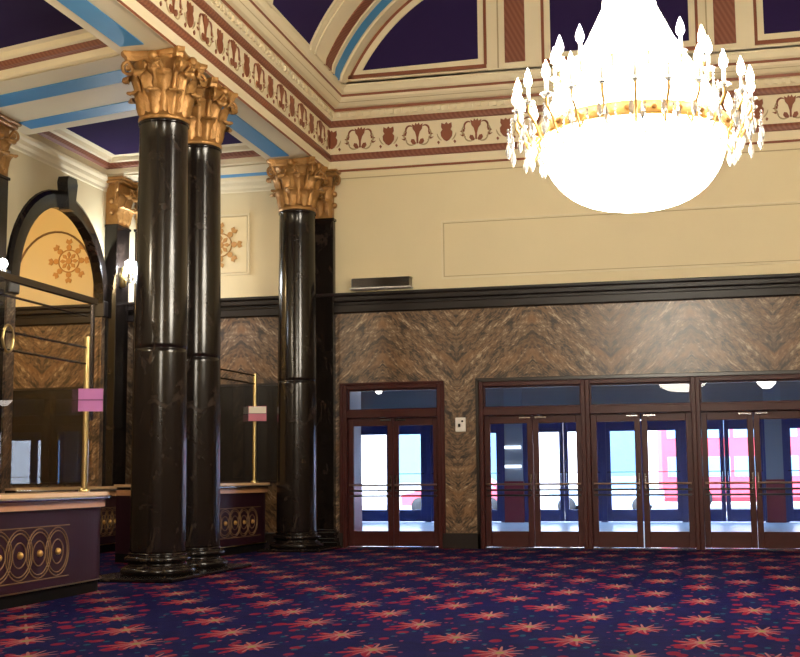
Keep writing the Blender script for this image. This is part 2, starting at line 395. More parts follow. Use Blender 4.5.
# end wall of the coved ceiling: panels between upright strips
b = MB(); b.box(XL, XR, YT, D+.1, 10.02, 13.0, CREAM); struct(b, 'wall_back_upper')
arcx = lambda z, d: cx - math.sqrt(max(0, (RR-d)**2-(z-cz)**2))
def tymp_left(b, d0, d1, m, t, zb0, zb1):       # band following the curve, d0..d1 inside it
    Zt = min(ZC-.25, 12.3); n = 16; P0 = []; P1 = []
    for i in range(n+1):
        f = i/n; z = zb0+(Zt-zb0)*f; P0.append((arcx(z, d0), z)); z = zb1+(Zt-zb1)*f; P1.append((arcx(z, d1), z))
    for y in (YT-t,): b.loft([[(x, y, z) for x, z in P0], [(x, y, z) for x, z in P1]], m, closed=False)
    b.loft([[(x, YT-t, z) for x, z in P0], [(x, YT, z) for x, z in P0]], m, closed=False); b.loft([[(x, YT-t, z) for x, z in P1], [(x, YT, z) for x, z in P1]], m, closed=False)
b = MB()
def panel(x0, x1, zb, left_curve=False):
    zt = 12.9
    if left_curve:
        pts = [(arcx(10.30+(12.0-10.30)*i/14, .28), 10.30+(12.0-10.30)*i/14) for i in range(15)]
        b.poly([(x, YT-.012, z) for x, z in pts]+[(x1, YT-.012, 12.0), (x1, YT-.012, zb)], (0, .012, 0), PURP)
        tymp_left(b, .08, .14, BROWN, .04, 10.12, 10.12); tymp_left(b, .14, .27, CREAM, .03, 10.2, 10.3)
        xa = arcx(10.1, .08)
        b.box(xa, x1+.18, YT-.04, YT, 10.12, 10.2, BROWN); b.box(x1+.13, x1+.19, YT-.04, YT, 10.2, zt, BROWN)
        b.box(xa, x1+.22, YT-.012, YT, 10.062, 10.08, CREAMD)
    else:
        b.box(x0, x1, YT-.012, YT, zb, 12.5, PURP)
        b.box(x0-.19, x1+.19, YT-.04, YT, 10.12, 10.2, BROWN); b.box(x0-.19, x0-.13, YT-.04, YT, 10.2, zt, BROWN); b.box(x1+.13, x1+.19, YT-.04, YT, 10.2, zt, BROWN)
panel(-7, -4.37, 10.34, True); panel(-2.82, .02, 10.34); panel(1.5, 4.2, 10.34)
for xs in (-3.79, .52): b.box(xs, xs+.43, YT-.03, YT, 10.2, 12.7, ROPE); b.box(xs-.16, xs-.13, YT-.03, YT, 10.1, 12.7, CREAMD)
struct(b, 'trim_6')

# ------------------------------------------------------------------ aisle: ceiling with coffers, soffits with blue stripes
def skew(b):       # the cross beams run a little out of square, as in the photograph
    b.v = [(x, y + 1.1*max(0, (XB-x)/4.0)*(1 if y <= 20 else max(0, (26-y)/6)), z) if x > -13 and z < 8.9 else (x, y, z) for x, y, z in b.v]
b = MB()
BEAMS = [(-3.0, 1.2), (8.2, 11.1), (17.75, 20.6), (24.95, D)]
for y0, y1 in BEAMS: b.box(XW, XB, y0, y1, ZS, 9.0, CREAM)
def ring(x0, x1, y0, y1, a, z0, c, z1, m):
    R = [[(x0+o, y0+o, z), (x1-o, y0+o, z), (x1-o, y1-o, z), (x0+o, y1-o, z)] for o, z in ((a, z0), (c, z1))]; b.loft(R, m)
for (p, q) in zip(BEAMS[:-1], BEAMS[1:]):
    y0, y1 = p[1], q[0]
    steps = [(0, ZS, 0, 8.24), (0, 8.24, .05, 8.26), (.05, 8.26, .08, 8.37), (.08, 8.37, .16, 8.40), (.16, 8.40, .2, 8.48), (.2, 8.48, .26, 8.5), (.26, 8.5, .3, 8.58), (.3, 8.58, .42, 8.6)]
    ms = [CREAM, CREAM, CREAM, BROWN, BROWN, CREAM, CREAM, CREAM]
    for (a, za, c, zc), m in zip(steps, ms): ring(XW, XB, y0, y1, a, za, c, zc, ROPE if m is BROWN else m)
    b.box(XW+.42, XB-.42, y0+.42, y1-.42, 8.6, 8.65, PURP); 
b.box(-17.2, XW, 17, D, ZS, 8.5, CREAM)
b.box(-17.2, XB, YB, D, 9.0, 9.2, CREAM)
skew(b); struct(b, 'ceiling_aisle')
b = MB()      # stripes
def stripe(x0, x1, y0, y1): b.box(x0, x1, y0, y1, ZS-.012, ZS, BLUE)
for y0, y1 in ((18.3, 18.82), (19.75, 20.22)): b.box(XW+.45, XB-.25, y0, y1, ZS-.012, ZS, BLUE)
stripe(-12.3, -9.0, 25.62, 25.85); stripe(-8.62, -8.22, YB, 17.35); stripe(-8.62, -8.22, 20.35, 24.4)
skew(b); struct(b, 'trim_7')

# left wall of the aisle with the arched opening and the room beyond it
AY, AZ, RI, RO = 23.24, 5.34, 1.78, 2.12
b = MB(); T = .12
def wl(y0, y1, z0, z1, m): b.box(XW-T, XW, y0, y1, z0, z1, m)
wl(YB, AY-RI, 0, 5.2, MARB); wl(AY+RI, D, 0, 5.2, MARB); wl(YB, AY-RI, 5.2, 9.0, CREAM2); wl(AY+RI, D, 5.2, 9.0, CREAM2)
n = 24; top = 9.0
arcp = [(AY+RI*math.cos(PI*i/n), AZ+RI*math.sin(PI*i/n)) for i in range(n+1)]
arcp = [(AY+RI, 5.2)]+arcp+[(AY-RI, 5.2)]
for i in range(len(arcp)-1):
    (ya, za), (yb, zb) = arcp[i], arcp[i+1]
    b.loft([[(XW, ya, za), (XW, yb, zb), (XW, yb, top), (XW, ya, top)], [(XW-T, ya, za), (XW-T, yb, zb), (XW-T, yb, top), (XW-T, ya, top)]], CREAM2, cap=True)
struct(b, 'wall_left')
b = MB()      # archivolt, keystone, imposts
ar = []
for i in range(n+1):
    a = PI*i/n; c, s_ = math.cos(a), math.sin(a)
    ar.append([(XW, AY+(RO)*c, AZ+RO*s_), (XW+.05, AY+(RO-.02)*c, AZ+(RO-.02)*s_), (XW+.09, AY+(RO-.10)*c, AZ+(RO-.10)*s_), (XW+.10, AY+(RI+.05)*c, AZ+(RI+.05)*s_), (XW+.10, AY+(RI-.03)*c, AZ+(RI-.03)*s_), (XW-T, AY+(RI-.03)*c, AZ+(RI-.03)*s_), (XW-T, AY+RO*c, AZ+RO*s_)])
b.loft(ar, BLACK, closed=True, smooth=False)
for s_ in (-1, 1):
    y0, y1 = sorted((AY+s_*(RI-.03), AY+s_*RO)); b.box(XW-T, XW+.12, y0, y1, 5.04, 5.40, TRIMB, .02)
    b.box(XW-.02, XW+.05, y0+.03, y1-.03, 0, 5.04, MARB)
P = [(AY-.12, 7.05), (AY+.12, 7.05), (AY+.22, 7.62), (AY+.17, 7.74), (AY-.17, 7.74), (AY-.22, 7.62)]
b.poly([(XW, y, z) for y, z in P], (.24, 0, 0), BLACK)
struct(b, 'trim_8')
b = MB()      # the cornice and picture rail along the aisle wall
for y0, y1 in ((YB, AY-RO), (AY+RO, D)):
    b.box(XW, XW+.08, y0, y1, 5.04, 5.22, TRIMB, .02); b.box(XW, XW+.14, y0, y1, 5.28, 5.45, TRIMB, .02); b.box(XW, XW+.05, y0, y1, 5.22, 5.28, TRIMB)
pr = [(0, 7.88), (.02, 7.90), (.025, 7.96), (.06, 8.02), (.07, 8.10), (.11, 8.15), (.12, ZS)]
b.loft([[(XW+o, y, z) for o, z in pr] for y in (YB, D)], CREAM, closed=False)
b.loft([[(x, D-o*.7, z) for o, z in pr] for x in (XW, XB+.1)], CREAM, closed=False)
struct(b, 'trim_9')
# the room beyond the arch
b = MB(); b.box(-17.4, -17.2, 17, D, 0, 9, CREAM2); b.box(-17.2, XW-T, 16.8, 17, 0, 9, CREAM2); struct(b, 'wall_far_left')
b = MB(); ax, az, ra = -14.48, 5.95, 1.02      # painted blind arch
pts = [(ax-ra, 5.5)]+[(ax-ra*math.cos(PI*i/20), az+ra*1.25*math.sin(PI*i/20)) for i in range(21)]+[(ax+ra, 5.5)]
b.tube([(x, D-.01, z) for x, z in pts], .026, mat('grey_brown_line', (120, 96, 70), .6), 6)
struct(b, 'trim_10')
def rosette(cxr, zr, y, R):
    b = MB(); k = mat('rosette_gold', (184, 138, 80), .5, metal=.2)
    def disc(u, v, r, n=8, m=k): b.poly([(u+r*math.cos(2*PI*i/n), y, v+r*math.sin(2*PI*i/n)) for i in range(n)], (0, -.02, 0), m)
    for i in range(8):
        a = 2*PI*i/8; c, s = math.cos(a), math.sin(a)
        disc(cxr+R*.62*c, zr+R*.62*s, R*.13)
        L = [(0.12, 0), (.3, .09), (.42, .02), (.42, -.02), (.3, -.09)]
        b.poly([(cxr+R*(p*c-q*s), y, zr+R*(p*s+q*c)) for p, q in L], (0, -.02, 0), k)
        L = [(.74, 0), (.84, .16), (1.0, .10), (.93, 0), (1.0, -.10), (.84, -.16)]
        b.poly([(cxr+R*(p*c-q*s), y, zr+R*(p*s+q*c)) for p, q in L], (0, -.02, 0), k)
    disc(cxr, zr, R*.14, 12)
    b.tube([(cxr+R*.5*math.cos(2*PI*i/24), y-.01, zr+R*.5*math.sin(2*PI*i/24)) for i in range(24)], R*.03, k, 5, closed=True)
    return b
struct(rosette(-14.12, 6.52, D, .52), 'trim_11'); struct(rosette(-10.38, 6.7, D, .52), 'trim_12')

# ------------------------------------------------------------------ columns and pilasters
ZT = 7.18
def leaf(b, R0, z0, h, wd, curl, ang, m):
    pr = [(.0, 0), (.03, .16), (.035, .3), (.05, .46), (.06, .6), (.085, .74), (.12, .88), (.17+curl, .99), (.22+curl, .96), (.235+curl, .88), (.21+curl, .82)]
    wds = [.8, .72, .98, .76, 1.02, .78, .98, .7, .72, .5, .15]; rings = []
    for (o, t), wf in zip(pr, wds):
        row = []
        for j in range(7):
            f = (j-3)/3; sc = 1 if j % 2 else .93
            r = R0+o-(abs(f)**2)*.07+(.03 if j == 3 else (-.012 if j in (2, 4) else 0)); aa = ang+f*wd*wf*.5/R0
            row.append((r*math.cos(aa)*sc**0, r*math.sin(aa), z0+t*h-(0 if j % 2 else .02*h)))
        rings.append(row)
    b.loft(rings, m, closed=False, smooth=True)
    back = [[(x*.93, y*.93, z) for x, y, z in r] for r in rings[:8]]
    b.loft(back, m, closed=False, smooth=True)
def volute(b, ang, m, R0=.40, R1=.665, z0=.42, z1=.86):
    pts = []; n = 22
    for i in range(7): t = i/6; pts.append((R0+(R1-R0-.06)*t**1.6, z0+(z1-z0)*t))
    c = (R1-.06, z1-.11)
    for i in range(1, n): a = PI/2-2*PI*1.5*i/n; rr = .11*(1-.8*i/n); pts.append((c[0]+rr*math.cos(a), c[1]+rr*math.sin(a)))
    b.tube([(r*math.cos(ang), r*math.sin(ang), z) for r, z in pts], [.035]*7+[.032*(1-.5*i/n) for i in range(1, n)], m, 6)
    b.sphere(((c[0])*math.cos(ang), c[0]*math.sin(ang), c[1]), .035, m, 8, 6)
def capital_mb():
    b = MB(); m = GOLD
    b.lathe([(.385, -.02), (.41, 0), (.40, .04), (.355, .05), (.35, .35), (.37, .6), (.44, .8), (.5, .87)], (0, 0, 0), m, 32)
    for i in range(8): leaf(b, .37, .05, .36, .27, .0, 2*PI*i/8, m)
    for i in range(8): leaf(b, .38, .1, .60, .24, .03, 2*PI*(i+.5)/8, m)
    for i in range(4): volute(b, PI/4+PI/2*i, m)
    for i in range(8):     # inner helices
        a = PI/4+PI/2*(i//2)+(.42 if i % 2 else -.42)
        pts = [(.42*math.cos(a-(.1 if i % 2 else -.1)), .42*math.sin(a-(.1 if i % 2 else -.1)), .5), (.46*math.cos(a), .46*math.sin(a), .7), (.52*math.cos(a+(.12 if i % 2 else -.12)), .52*math.sin(a+(.12 if i % 2 else -.12)), .82), (.55*math.cos(a+(.2 if i % 2 else -.2)), .55*math.sin(a+(.2 if i % 2 else -.2)), .76), (.53*math.cos(a+(.15 if i % 2 else -.15)), .53*math.sin(a+(.15 if i % 2 else -.15)), .72)]
        b.tube(pts, [.02, .028, .03, .03, .02], m, 6)
    return b
def abacus_mb(h=.15):
    b = MB(); out = []
    for i in range(4):
        a = PI/4+PI/2*i
        c = Vector((math.cos(a), math.sin(a)))*.71; nx = Vector((math.cos(a+PI/2), math.sin(a+PI/2)))*.71
        t = Vector((-math.sin(a), math.cos(a)))*.06
        out.append(c-t); out.append(c+t)
        for k in range(1, 8):
            f = k/8; p = c.lerp(nx, f); mid = p.normalized(); out.append(p-mid*.08*math.sin(PI*f))
    def rg(s, z): return [(p.x*s, p.y*s, z) for p in out]
    b.loft([rg(.90, 0), rg(.93, h*.4), rg(.96, h*.45), rg(1, h*.7), rg(1, h)], GOLD, cap=True)
    for i in range(4):
        a = PI/2*i; b.sphere((.47*math.cos(a), .47*math.sin(a), h*.35), .085, GOLD, 10, 6)
    return b
def base_mb():
    b = MB()
    pr = [(.56, 0), (.585, .03), (.60, .08), (.585, .13), (.55, .155), (.53, .16), (.53, .18), (.475, .20), (.465, .25), (.49, .28), (.51, .285), (.53, .31), (.535, .345), (.52, .38), (.49, .40), (.465, .405), (.46, .43), (.475, .45), (.46, .475), (.43, .485), (.425, .5)]
    b.lathe([(r*.95, z*.68) for r, z in pr], (0, 0, 0), BLACK, 48); return b
def shaft_mb(zg):
    b = MB(); z0, z1 = .06+.34, ZT-.12; pr = []
    for i in range(25):
        t = i/24; r = .425-.045*t**1.5; pr.append((r, z0+(z1-z0)*t))
    out = []
    pr = [p for p in pr if abs(p[1]-zg) > .12]; done = False
    for i, (r, z) in enumerate(pr):
        if z > zg and not done: done = True; out += [(r, zg-.07), (r, zg-.013), (r-.004, zg-.009), (r-.004, zg+.009), (r, zg+.013), (r, zg+.07)]
        out.append((r, z))
    out += [(.381, z1+.002), (.40, z1+.01), (.40, z1+.05), (.385, z1+.06)]
    b.lathe(out, (0, 0, 0), BLACK, 56); return b
CS = None
def column(x, y, label, zg=3.5):
    t = thing('marble_column', label, 'column', (x, y, .06), 0, 'black marble columns with gilded capitals')
    global CS
    if CS is None:
        b0 = base_mb().build('base', t); s0 = shaft_mb(zg).build('shaft', t); s0.location.z = -.06
        c0 = capital_mb().build('capital', t); c0.location.z = ZT-.06-.04; a0_ = abacus_mb().build('abacus', t); a0_.location.z = ZS-.06-.15-.012
        c0.scale = (1, 1, 1.05); c0['label'] = 'gilded capital with acanthus leaves and corner scrolls'
        CS = [b0, s0, c0, a0_]
    else:
        for p in CS: q = p.copy(); COL.objects.link(q); q.parent = t
    return t
XC = -8.25
column(XC+.07, 18.05, 'black marble column nearest the camera, front one of the pair beside the ticket counter')
column(XC, 19.62, 'black marble column just behind the front one, right-hand of the pair')
column(XC, 25.05, 'black marble column in the corner by the left pair of doors')
b = MB(); b.box(-8.95, -7.5, 17.05, 20.35, 0, .06, BLACK, .015); struct(b, 'trim_13')
b = MB(); b.box(-8.9, -7.55, 24.4, D, 0, .06, BLACK, .015); struct(b, 'trim_14')
def pilaster(x, y, ax_, wd, dp, label):
    # ax_: 'x' = stands on a wall facing +x, 'y' = on a wall facing -y
    t = thing('pilaster', label, 'pilaster', (x, y, 0), 0 if ax_ == 'x' else -PI/2)
    s = MB(); s.box(0, dp, -wd/2, wd/2, .4, ZT-.05, BLACK, .012); s.box(0, dp+.025, -wd/2-.025, wd/2+.025, ZT-.1, ZT-.04, BLACK, .01); s.build('shaft', t)
    s = MB()
    for e, z0, z1 in ((.10, 0, .14), (.08, .14, .22), (.04, .22, .28), (.06, .28, .35), (.02, .35, .4)): s.box(0, dp+e, -wd/2-e, wd/2+e, z0, z1, BLACK, .012)
    s.build('base', t)
    s = MB(); s.box(0, dp, -wd/2+.03, wd/2-.03, ZT-.05, ZS-.14, GOLD)
    for row, z0, h, k, of in ((0, ZT, .36, 3, 0), (1, ZT+.05, .6, 2, .5)):
        for j in range(k):
            yc = -wd/2+(j+.5)*wd/k
            s.T = Matrix.Translation((dp-.36+.0, yc, 0)); leaf(s, .37, z0, h, wd/k*.95, .0, 0, GOLD); s.T = Matrix.Identity(4)
    for sg in (-1, 1):
        s.T = Matrix.Translation((dp-.25, sg*(wd/2-.28), ZT+.02)); volute(s, sg*.95, GOLD, .28, .52, .40, .86); s.T = Matrix.Identity(4)
        for zz in (.25, .5): s.sphere((dp*.5, sg*(wd/2), ZT+zz), .07, GOLD, 8, 6)
    c = s.build('capital', t); c['label'] = 'gilded leafy capital'
    s = MB(); s.box(0, dp+.12, -wd/2-.1, wd/2+.1, ZS-.14, ZS-.07, GOLD, .02); s.box(0, dp+.17, -wd/2-.14, wd/2+.14, ZS-.07, ZS-.0125, GOLD, .02); s.build('abacus', t)
    return t
pilaster(XW+.002, 20.25, 'x', .85, .3, 'black marble pilaster with gilded capital at the left edge, before the arch')
pilaster(XW+.002, 25.5, 'x', .64, .3, 'black marble pilaster with gilded capital right of the arch')
pilaster(-12.11, D-.002, 'y', .56, .18, 'black pilaster on the back wall in the far aisle corner, beside the wall light')
pilaster(-8.0, D-.002, 'y', .62, .18, 'narrow black pilaster against the back wall behind the corner column')

# ------------------------------------------------------------------ ticket counters
def counter(name_label, path, h=1.33, deco=(), seed=0):
    """path: front line from left to right (as seen from the hall), top view; body extends to the left (-x)"""
    t = thing('ticket_counter', name_label, 'counter', (path[0][0], path[0][1], 0))
    ox, oy = path[0]
    P = [Vector((x-ox, y-oy)) for x, y in path]
    def nrm(i):
        d = (P[min(i+1, len(P)-1)]-P[max(i-1, 0)]).normalized(); return Vector((d.y, -d.x))
    def line(o): return [P[i]+nrm(i)*o for i in range(len(P))]
    def slab(b, o, z0, z1, m, back=.62):
        f = line(o); k = line(-back); ring = f+list(reversed(k))
        b.loft([[(p.x, p.y, z) for p in ring] for z in (z0, z1)], m, cap=True)
    b = MB(); slab(b, 0, .16, h-.2, COUNT); b.build('body', t)
    b = MB(); slab(b, -.02, 0, .16, mat('kick_board', (14, 11, 11), .7, spec=.1)); slab(b, .03, .158, .175, BRASS, -.02); b.build('plinth', t)
    b = MB(); slab(b, .10, h-.05, h, TOPM, .70); slab(b, .06, h-.20, h-.10, TOPE, .62); b.build('countertop', t)
    b = MB(); slab(b, .08, h-.10, h-.05, DARK, .6)
    f = line(.12); b.tube([(p.x, p.y, h-.075) for p in f], .028, CHROME, 8); b.build('bumper_rail', t)
    # gilt interlaced rings on the front
    cum = [0]
    for i in range(1, len(P)): cum.append(cum[-1]+(P[i]-P[i-1]).length)
    def at(s, z, o):
        s = max(0, min(cum[-1]-1e-4, s)); i = max(j for j in range(len(cum)-1) if cum[j] <= s)
        f = (s-cum[i])/(cum[i+1]-cum[i]); p = P[i].lerp(P[i+1], f); n_ = nrm(i).lerp(nrm(i+1), f); return (p.x+n_.x*o, p.y+n_.y*o, z)
    if deco:
        s0, s1, zm, R, step = deco; b = MB(); s = s0+R; cs = []; GD = mat('dull_gold', (128, 98, 66), .5, metal=.3)
        while s <= s1-R*.6: cs.append(s); s += step
        for s in cs:
            for rr in (R, R*.86, R*.5): b.tube([at(s+rr*math.cos(2*PI*i/28), zm+rr*math.sin(2*PI*i/28), .004) for i in range(28)], .008, GD, 5, closed=True)
        for dz in (-R-.02, R+.02): b.tube([at(s0+(s1-s0)*i/12, zm+dz, .004) for i in range(13)], .008, GD, 5)
        b.build('gilt_ring_band', t)
        for s in cs[-6:]:
            b = MB(); b.sphere((0, 0, 0), .045, GOLDL, 10, 8); q = b.build('gilt_stud', t); q.location = at(s, zm, .01)
    return t
def arcpath(pts, n=10):      # Catmull-Rom through points
    out = []; p = [pts[0]]+list(pts)+[pts[-1]]
    for i in range(1, len(p)-2):
        for k in range(n):
            t = k/n; o = []
            for d in (0, 1):
                a, b_, c, e = p[i-1][d], p[i][d], p[i+1][d], p[i+2][d]
                o.append(.5*((2*b_)+(-a+c)*t+(2*a-5*b_+4*c-e)*t*t+(-a+3*b_-3*c+e)*t**3))
            out.append(tuple(o))
    out.append(pts[-1]); return out
counter('near ticket counter at the left edge with pale top, dark front and gilt interlaced rings', arcpath([(-8.75, 7.2), (-8.3, 9.2), (-8.08, 11.2), (-7.98, 13.2), (-7.98, 14.7), (-8.02, 15.75), (-8.25, 16.2)]), 1.33, (3.0, 7.75, .60, .30, .46))
counter('ticket counter behind the black columns, running to the back wall', arcpath([(-9.9, 20.9), (-9.38, 21.9), (-9.12, 23.2), (-9.0, 24.4), (-9.0, 25.2), (-9.3, 25.6)]), 1.40, (.6, 4.1, .62, .27, .40))
counter('dark low counter inside the arch, half hidden by the front column', arcpath([(-12.55, 21.2), (-12.2, 22.2), (-12.05, 23.4), (-12.1, 24.5), (-12.3, 25.1)]), 1.35, (.4, 3.7, .62, .27, .30))

# screens above the counters
def screen_near():
    X = -8.45
    t = thing('ticket_screen', 'tall clear glass ticket screen with steel rails and brass post on the near counter', 'glass screen', (X, 16.1, 1.33))
    b = MB(); b.box(-.004, .004, -5.2, .22, .12, 2.66, GLASS); b.build('glass_pane', t)
    b = MB(); b.tube([(0, .06, 0), (0, .06, 2.18)], .042, BRASS, 14); b.lathe([(.08, 0), (.08, .03), (.05, .05)], (0, .06, 0), BRASS, 16); b.build('brass_post', t)
    b = MB(); b.box(-.03, .03, -5.2, .30, 2.66, 2.76, STEEL, .01); b.build('top_rail', t)
    for z, y1 in ((2.47, .02), (2.02, -.02), (1.79, -.02)):
        b = MB(); b.tube([(.02, -5.2, z), (.02, y1, z)], .016, STEEL, 8); b.build('rail', t)
    b = MB(); b.box(-.02, .02, .18, .24, 1.0, 2.66, STEEL); b.build('frame_stile', t)
    b = MB(); b.box(-.10, .10, -2.62, -2.42, 0, 2.66, STEEL, .02)
    for z in (2.3, 2.45, 2.6): b.box(-.14, .14, -2.68, -2.38, z, z+.06, TRIMB, .01)
    b.build('mullion', t)
    b = MB(); b.tube([(.03, -2.08+.12*math.cos(2*PI*i/28), 1.93+.17*math.sin(2*PI*i/28)) for i in range(28)], .018, BRASS, 8, closed=True); q = b.build('speech_ring', t); q['label'] = 'oval brass speech ring'
    return t
screen_near()
def screen_far():
    t = thing('ticket_screen', 'curved glass ticket screen with dark rails and brass post on the far counter', 'glass screen', (-9.29, 25.33, 1.40))
    b = MB(); b.tube([(0, 0, 0), (0, 0, 2.32)], .042, BRASS, 14); b.lathe([(.08, 0), (.08, .03), (.05, .05)], (0, 0, 0), BRASS, 16); b.build('brass_post', t)
    pl = [(-.55, -3.6), (-.25, -2.6), (-.06, -1.4), (0, -.02)]
    pl = arcpath(pl, 6)
    for z in (2.1, 2.28): b = MB(); b.tube([(x, y, z) for x, y in pl], .018, STEEL, 8); b.build('rail', t)
    b = MB(); b.loft([[(x, y, z) for x, y in pl] for z in (.1, 2.25)], GLASS, closed=False); b.build('glass_pane', t)
screen_far()
def sign(name, label, loc, w_, h_, cols, rz):
    t = thing(name, label, 'sign', loc, rz)
    b = MB(); b.box(-w_/2, w_/2, -.006, .006, -h_/2, h_/2, cols[0]); b.build('card', t)
    b = MB()
    if len(cols) > 1: b.box(-w_/2+.01, w_/2-.01, -.0075, .0075, 0, h_/2-.01, cols[1])
    z = h_/2-.05
    b.box(-w_/2-.01, w_/2+.01, -.009, .009, -.006, .006, INK)
    b.build('printed_band', t)
# purple card on the near post: readable only as two lines of dark print
sign('paper_sign', 'purple paper sign on the brass post of the near counter', (-8.37, 16.14, 2.61), .34, .32, [PAPER_P], .35)
sign('paper_sign', 'white and pink paper sign on the brass post of the far counter', (-9.20, 25.25, 2.86), .38, .32, [mat('pink_paper', (190, 110, 130), .7), PAPER_W], .35)

# dark boards on the marble of the back wall
def board(x0, x1, z0, z1, label):
    t = thing('dark_board', label, 'board', ((x0+x1)/2, D, z0)); w_ = (x1-x0)/2
    b = MB(); b.box(-w_, w_, -.05, -.001, 0, z1-z0, DARK); b.build('panel', t)
    b = MB(); frame_y(b, -w_-.03, w_+.03, -.03, z1-z0+.03, 0, .05, .07, WOODD); b.build('frame', t)
board(-15.45, -13.6, 1.42, 3.56, 'dark glazed board on the marble wall seen through the arch')
board(-11.5, -8.75, 1.42, 3.53, 'black board on the marble wall behind the far ticket counter')

# wall lights
def sconce(loc, label, rz, sc=1):
    t = thing('wall_light', label, 'wall light', loc, rz); t.scale = (sc, sc, sc)
    b = MB(); b.lathe([(.02, -.2), (.07, -.16), (.05, -.05), (.08, 0), (.05, .06), (.03, .14)], (.03, 0, 0), BRASS, 14); b.build('backplate', t)
    for a in (-.7, 0, .7):
        c, s = math.cos(a), math.sin(a)
        b = MB(); b.tube([(.05, 0, -.05), (.15*c+.03, .15*s, -.12), (.26*c+.03, .26*s, -.06), (.27*c+.03, .27*s, .02)], .012, BRASS, 6); b.lathe([(.02, .02), (.05, .05), (.045, .06)], (.27*c+.03, .27*s, 0), BRASS, 12)
        q = b.build('arm', t)
        b = MB(); b.sphere((.27*c+.03, .27*s, .12), .085, E_SCON, 10, 8, 1.3); b.build('bulb', q)
        for k in range(3):
            b = MB(); x0, y0 = (.27*c+.03)+.05*math.cos(k*2.1), .27*s+.05*math.sin(k*2.1)
            b.lathe([(.002, .04), (.012, .0), (.02, -.05), (.012, -.09), (.001, -.12)], (x0, y0, -.03), CRYST, 6, False, cap=False); b.build('crystal_drop', q)
    return t
sconce((XW+.31, 25.4, 6.0), 'crystal wall light burning bluish white on the pilaster right of the arch', 0, 1.35)
sconce((XW+.31, 20.2, 5.35), 'crystal wall light on the pilaster at the left edge of the picture', 0, .7)
ld = bpy.data.lights.new('far_room_fill', 'POINT'); ld.energy = 420; ld.color = (1, .72, .36); ld.shadow_soft_size = .15
# pendant and point light added out of view to brighten the far room
t = thing('fill_pendant', 'brass pendant globe added out of view to brighten the room beyond the arch', 'lamp', (-14.9, 20.6, ZS))
b = MB(); b.tube([(0, 0, -.9), (0, 0, -.01)], .012, BRASS, 6); b.lathe([(.001, -.9), (.08, -.92), (.1, -.98), (.02, -1.0)], (0, 0, 0), BRASS, 14); b.build('stem', t)
b = MB(); b.sphere((0, 0, -1.14), .16, emit('far_room_fill_globe', (1, .74, .4), 30), 16, 10); b.build('globe', t)
for (px, py, lab) in ((-10.9, 12.6, 'unseen white globe lamp added to light the aisle over the near ticket counter'), (-10.9, 4.0, 'unseen white globe lamp added to light the aisle beside the camera')):  # globes outside the frame, added for aisle light and column highlights
    t2 = thing('fill_pendant', lab, 'lamp', (px, py, 8.6))
    b = MB(); b.tube([(0, 0, -2.4), (0, 0, -.01)], .014, BRASS, 6); b.lathe([(.001, -2.38), (.1, -2.4), (.13, -2.46), (.03, -2.5)], (0, 0, 0), BRASS, 14); b.build('stem', t2)
    b = MB(); b.sphere((0, 0, -2.74), .28, E_AISLE_FILL, 20, 12); b.build('globe', t2)
lo = bpy.data.objects.new('far_room_fill', ld); COL.objects.link(lo); lo.location = (-14.9, 20.6, ZS-1.5)

# ------------------------------------------------------------------ things on the back wall
t = thing('wall_grille', 'long slim dark ventilation unit with white edge above the left doors', 'vent', (-6.63, D, 5.52))
b = MB(); b.box(-.62, .66, -.30, -.002, .03, .23, DARK, .012)
for i in range(5): b.box(-.60, .64, -.306, -.30, .055+.033*i, .067+.033*i, STEEL)
b.build('housing', t); b = MB(); b.box(-.66, .69, -.31, -.001, 0, .03, WHITE, .006); b.box(-.64, .68, -.31, -.001, .23, .245, CREAM, .004); b.build('edge_trim', t)
t = thing('wall_switch', 'small white call-point switch on the marble pier between the doors', 'switch', (-4.95, D, 2.58))
b = MB(); b.box(-.11, .11, -.03, -.001, -.15, .15, WHITE, .01); b.build('plate', t)
b = MB(); b.box(-.05, .0, -.045, -.03, -.05, .02, DARK, .004); b.build('rocker', t); b = MB(); b.box(.02, .06, -.04, -.03, .05, .09, DARK, .004); b.build('indicator', t)

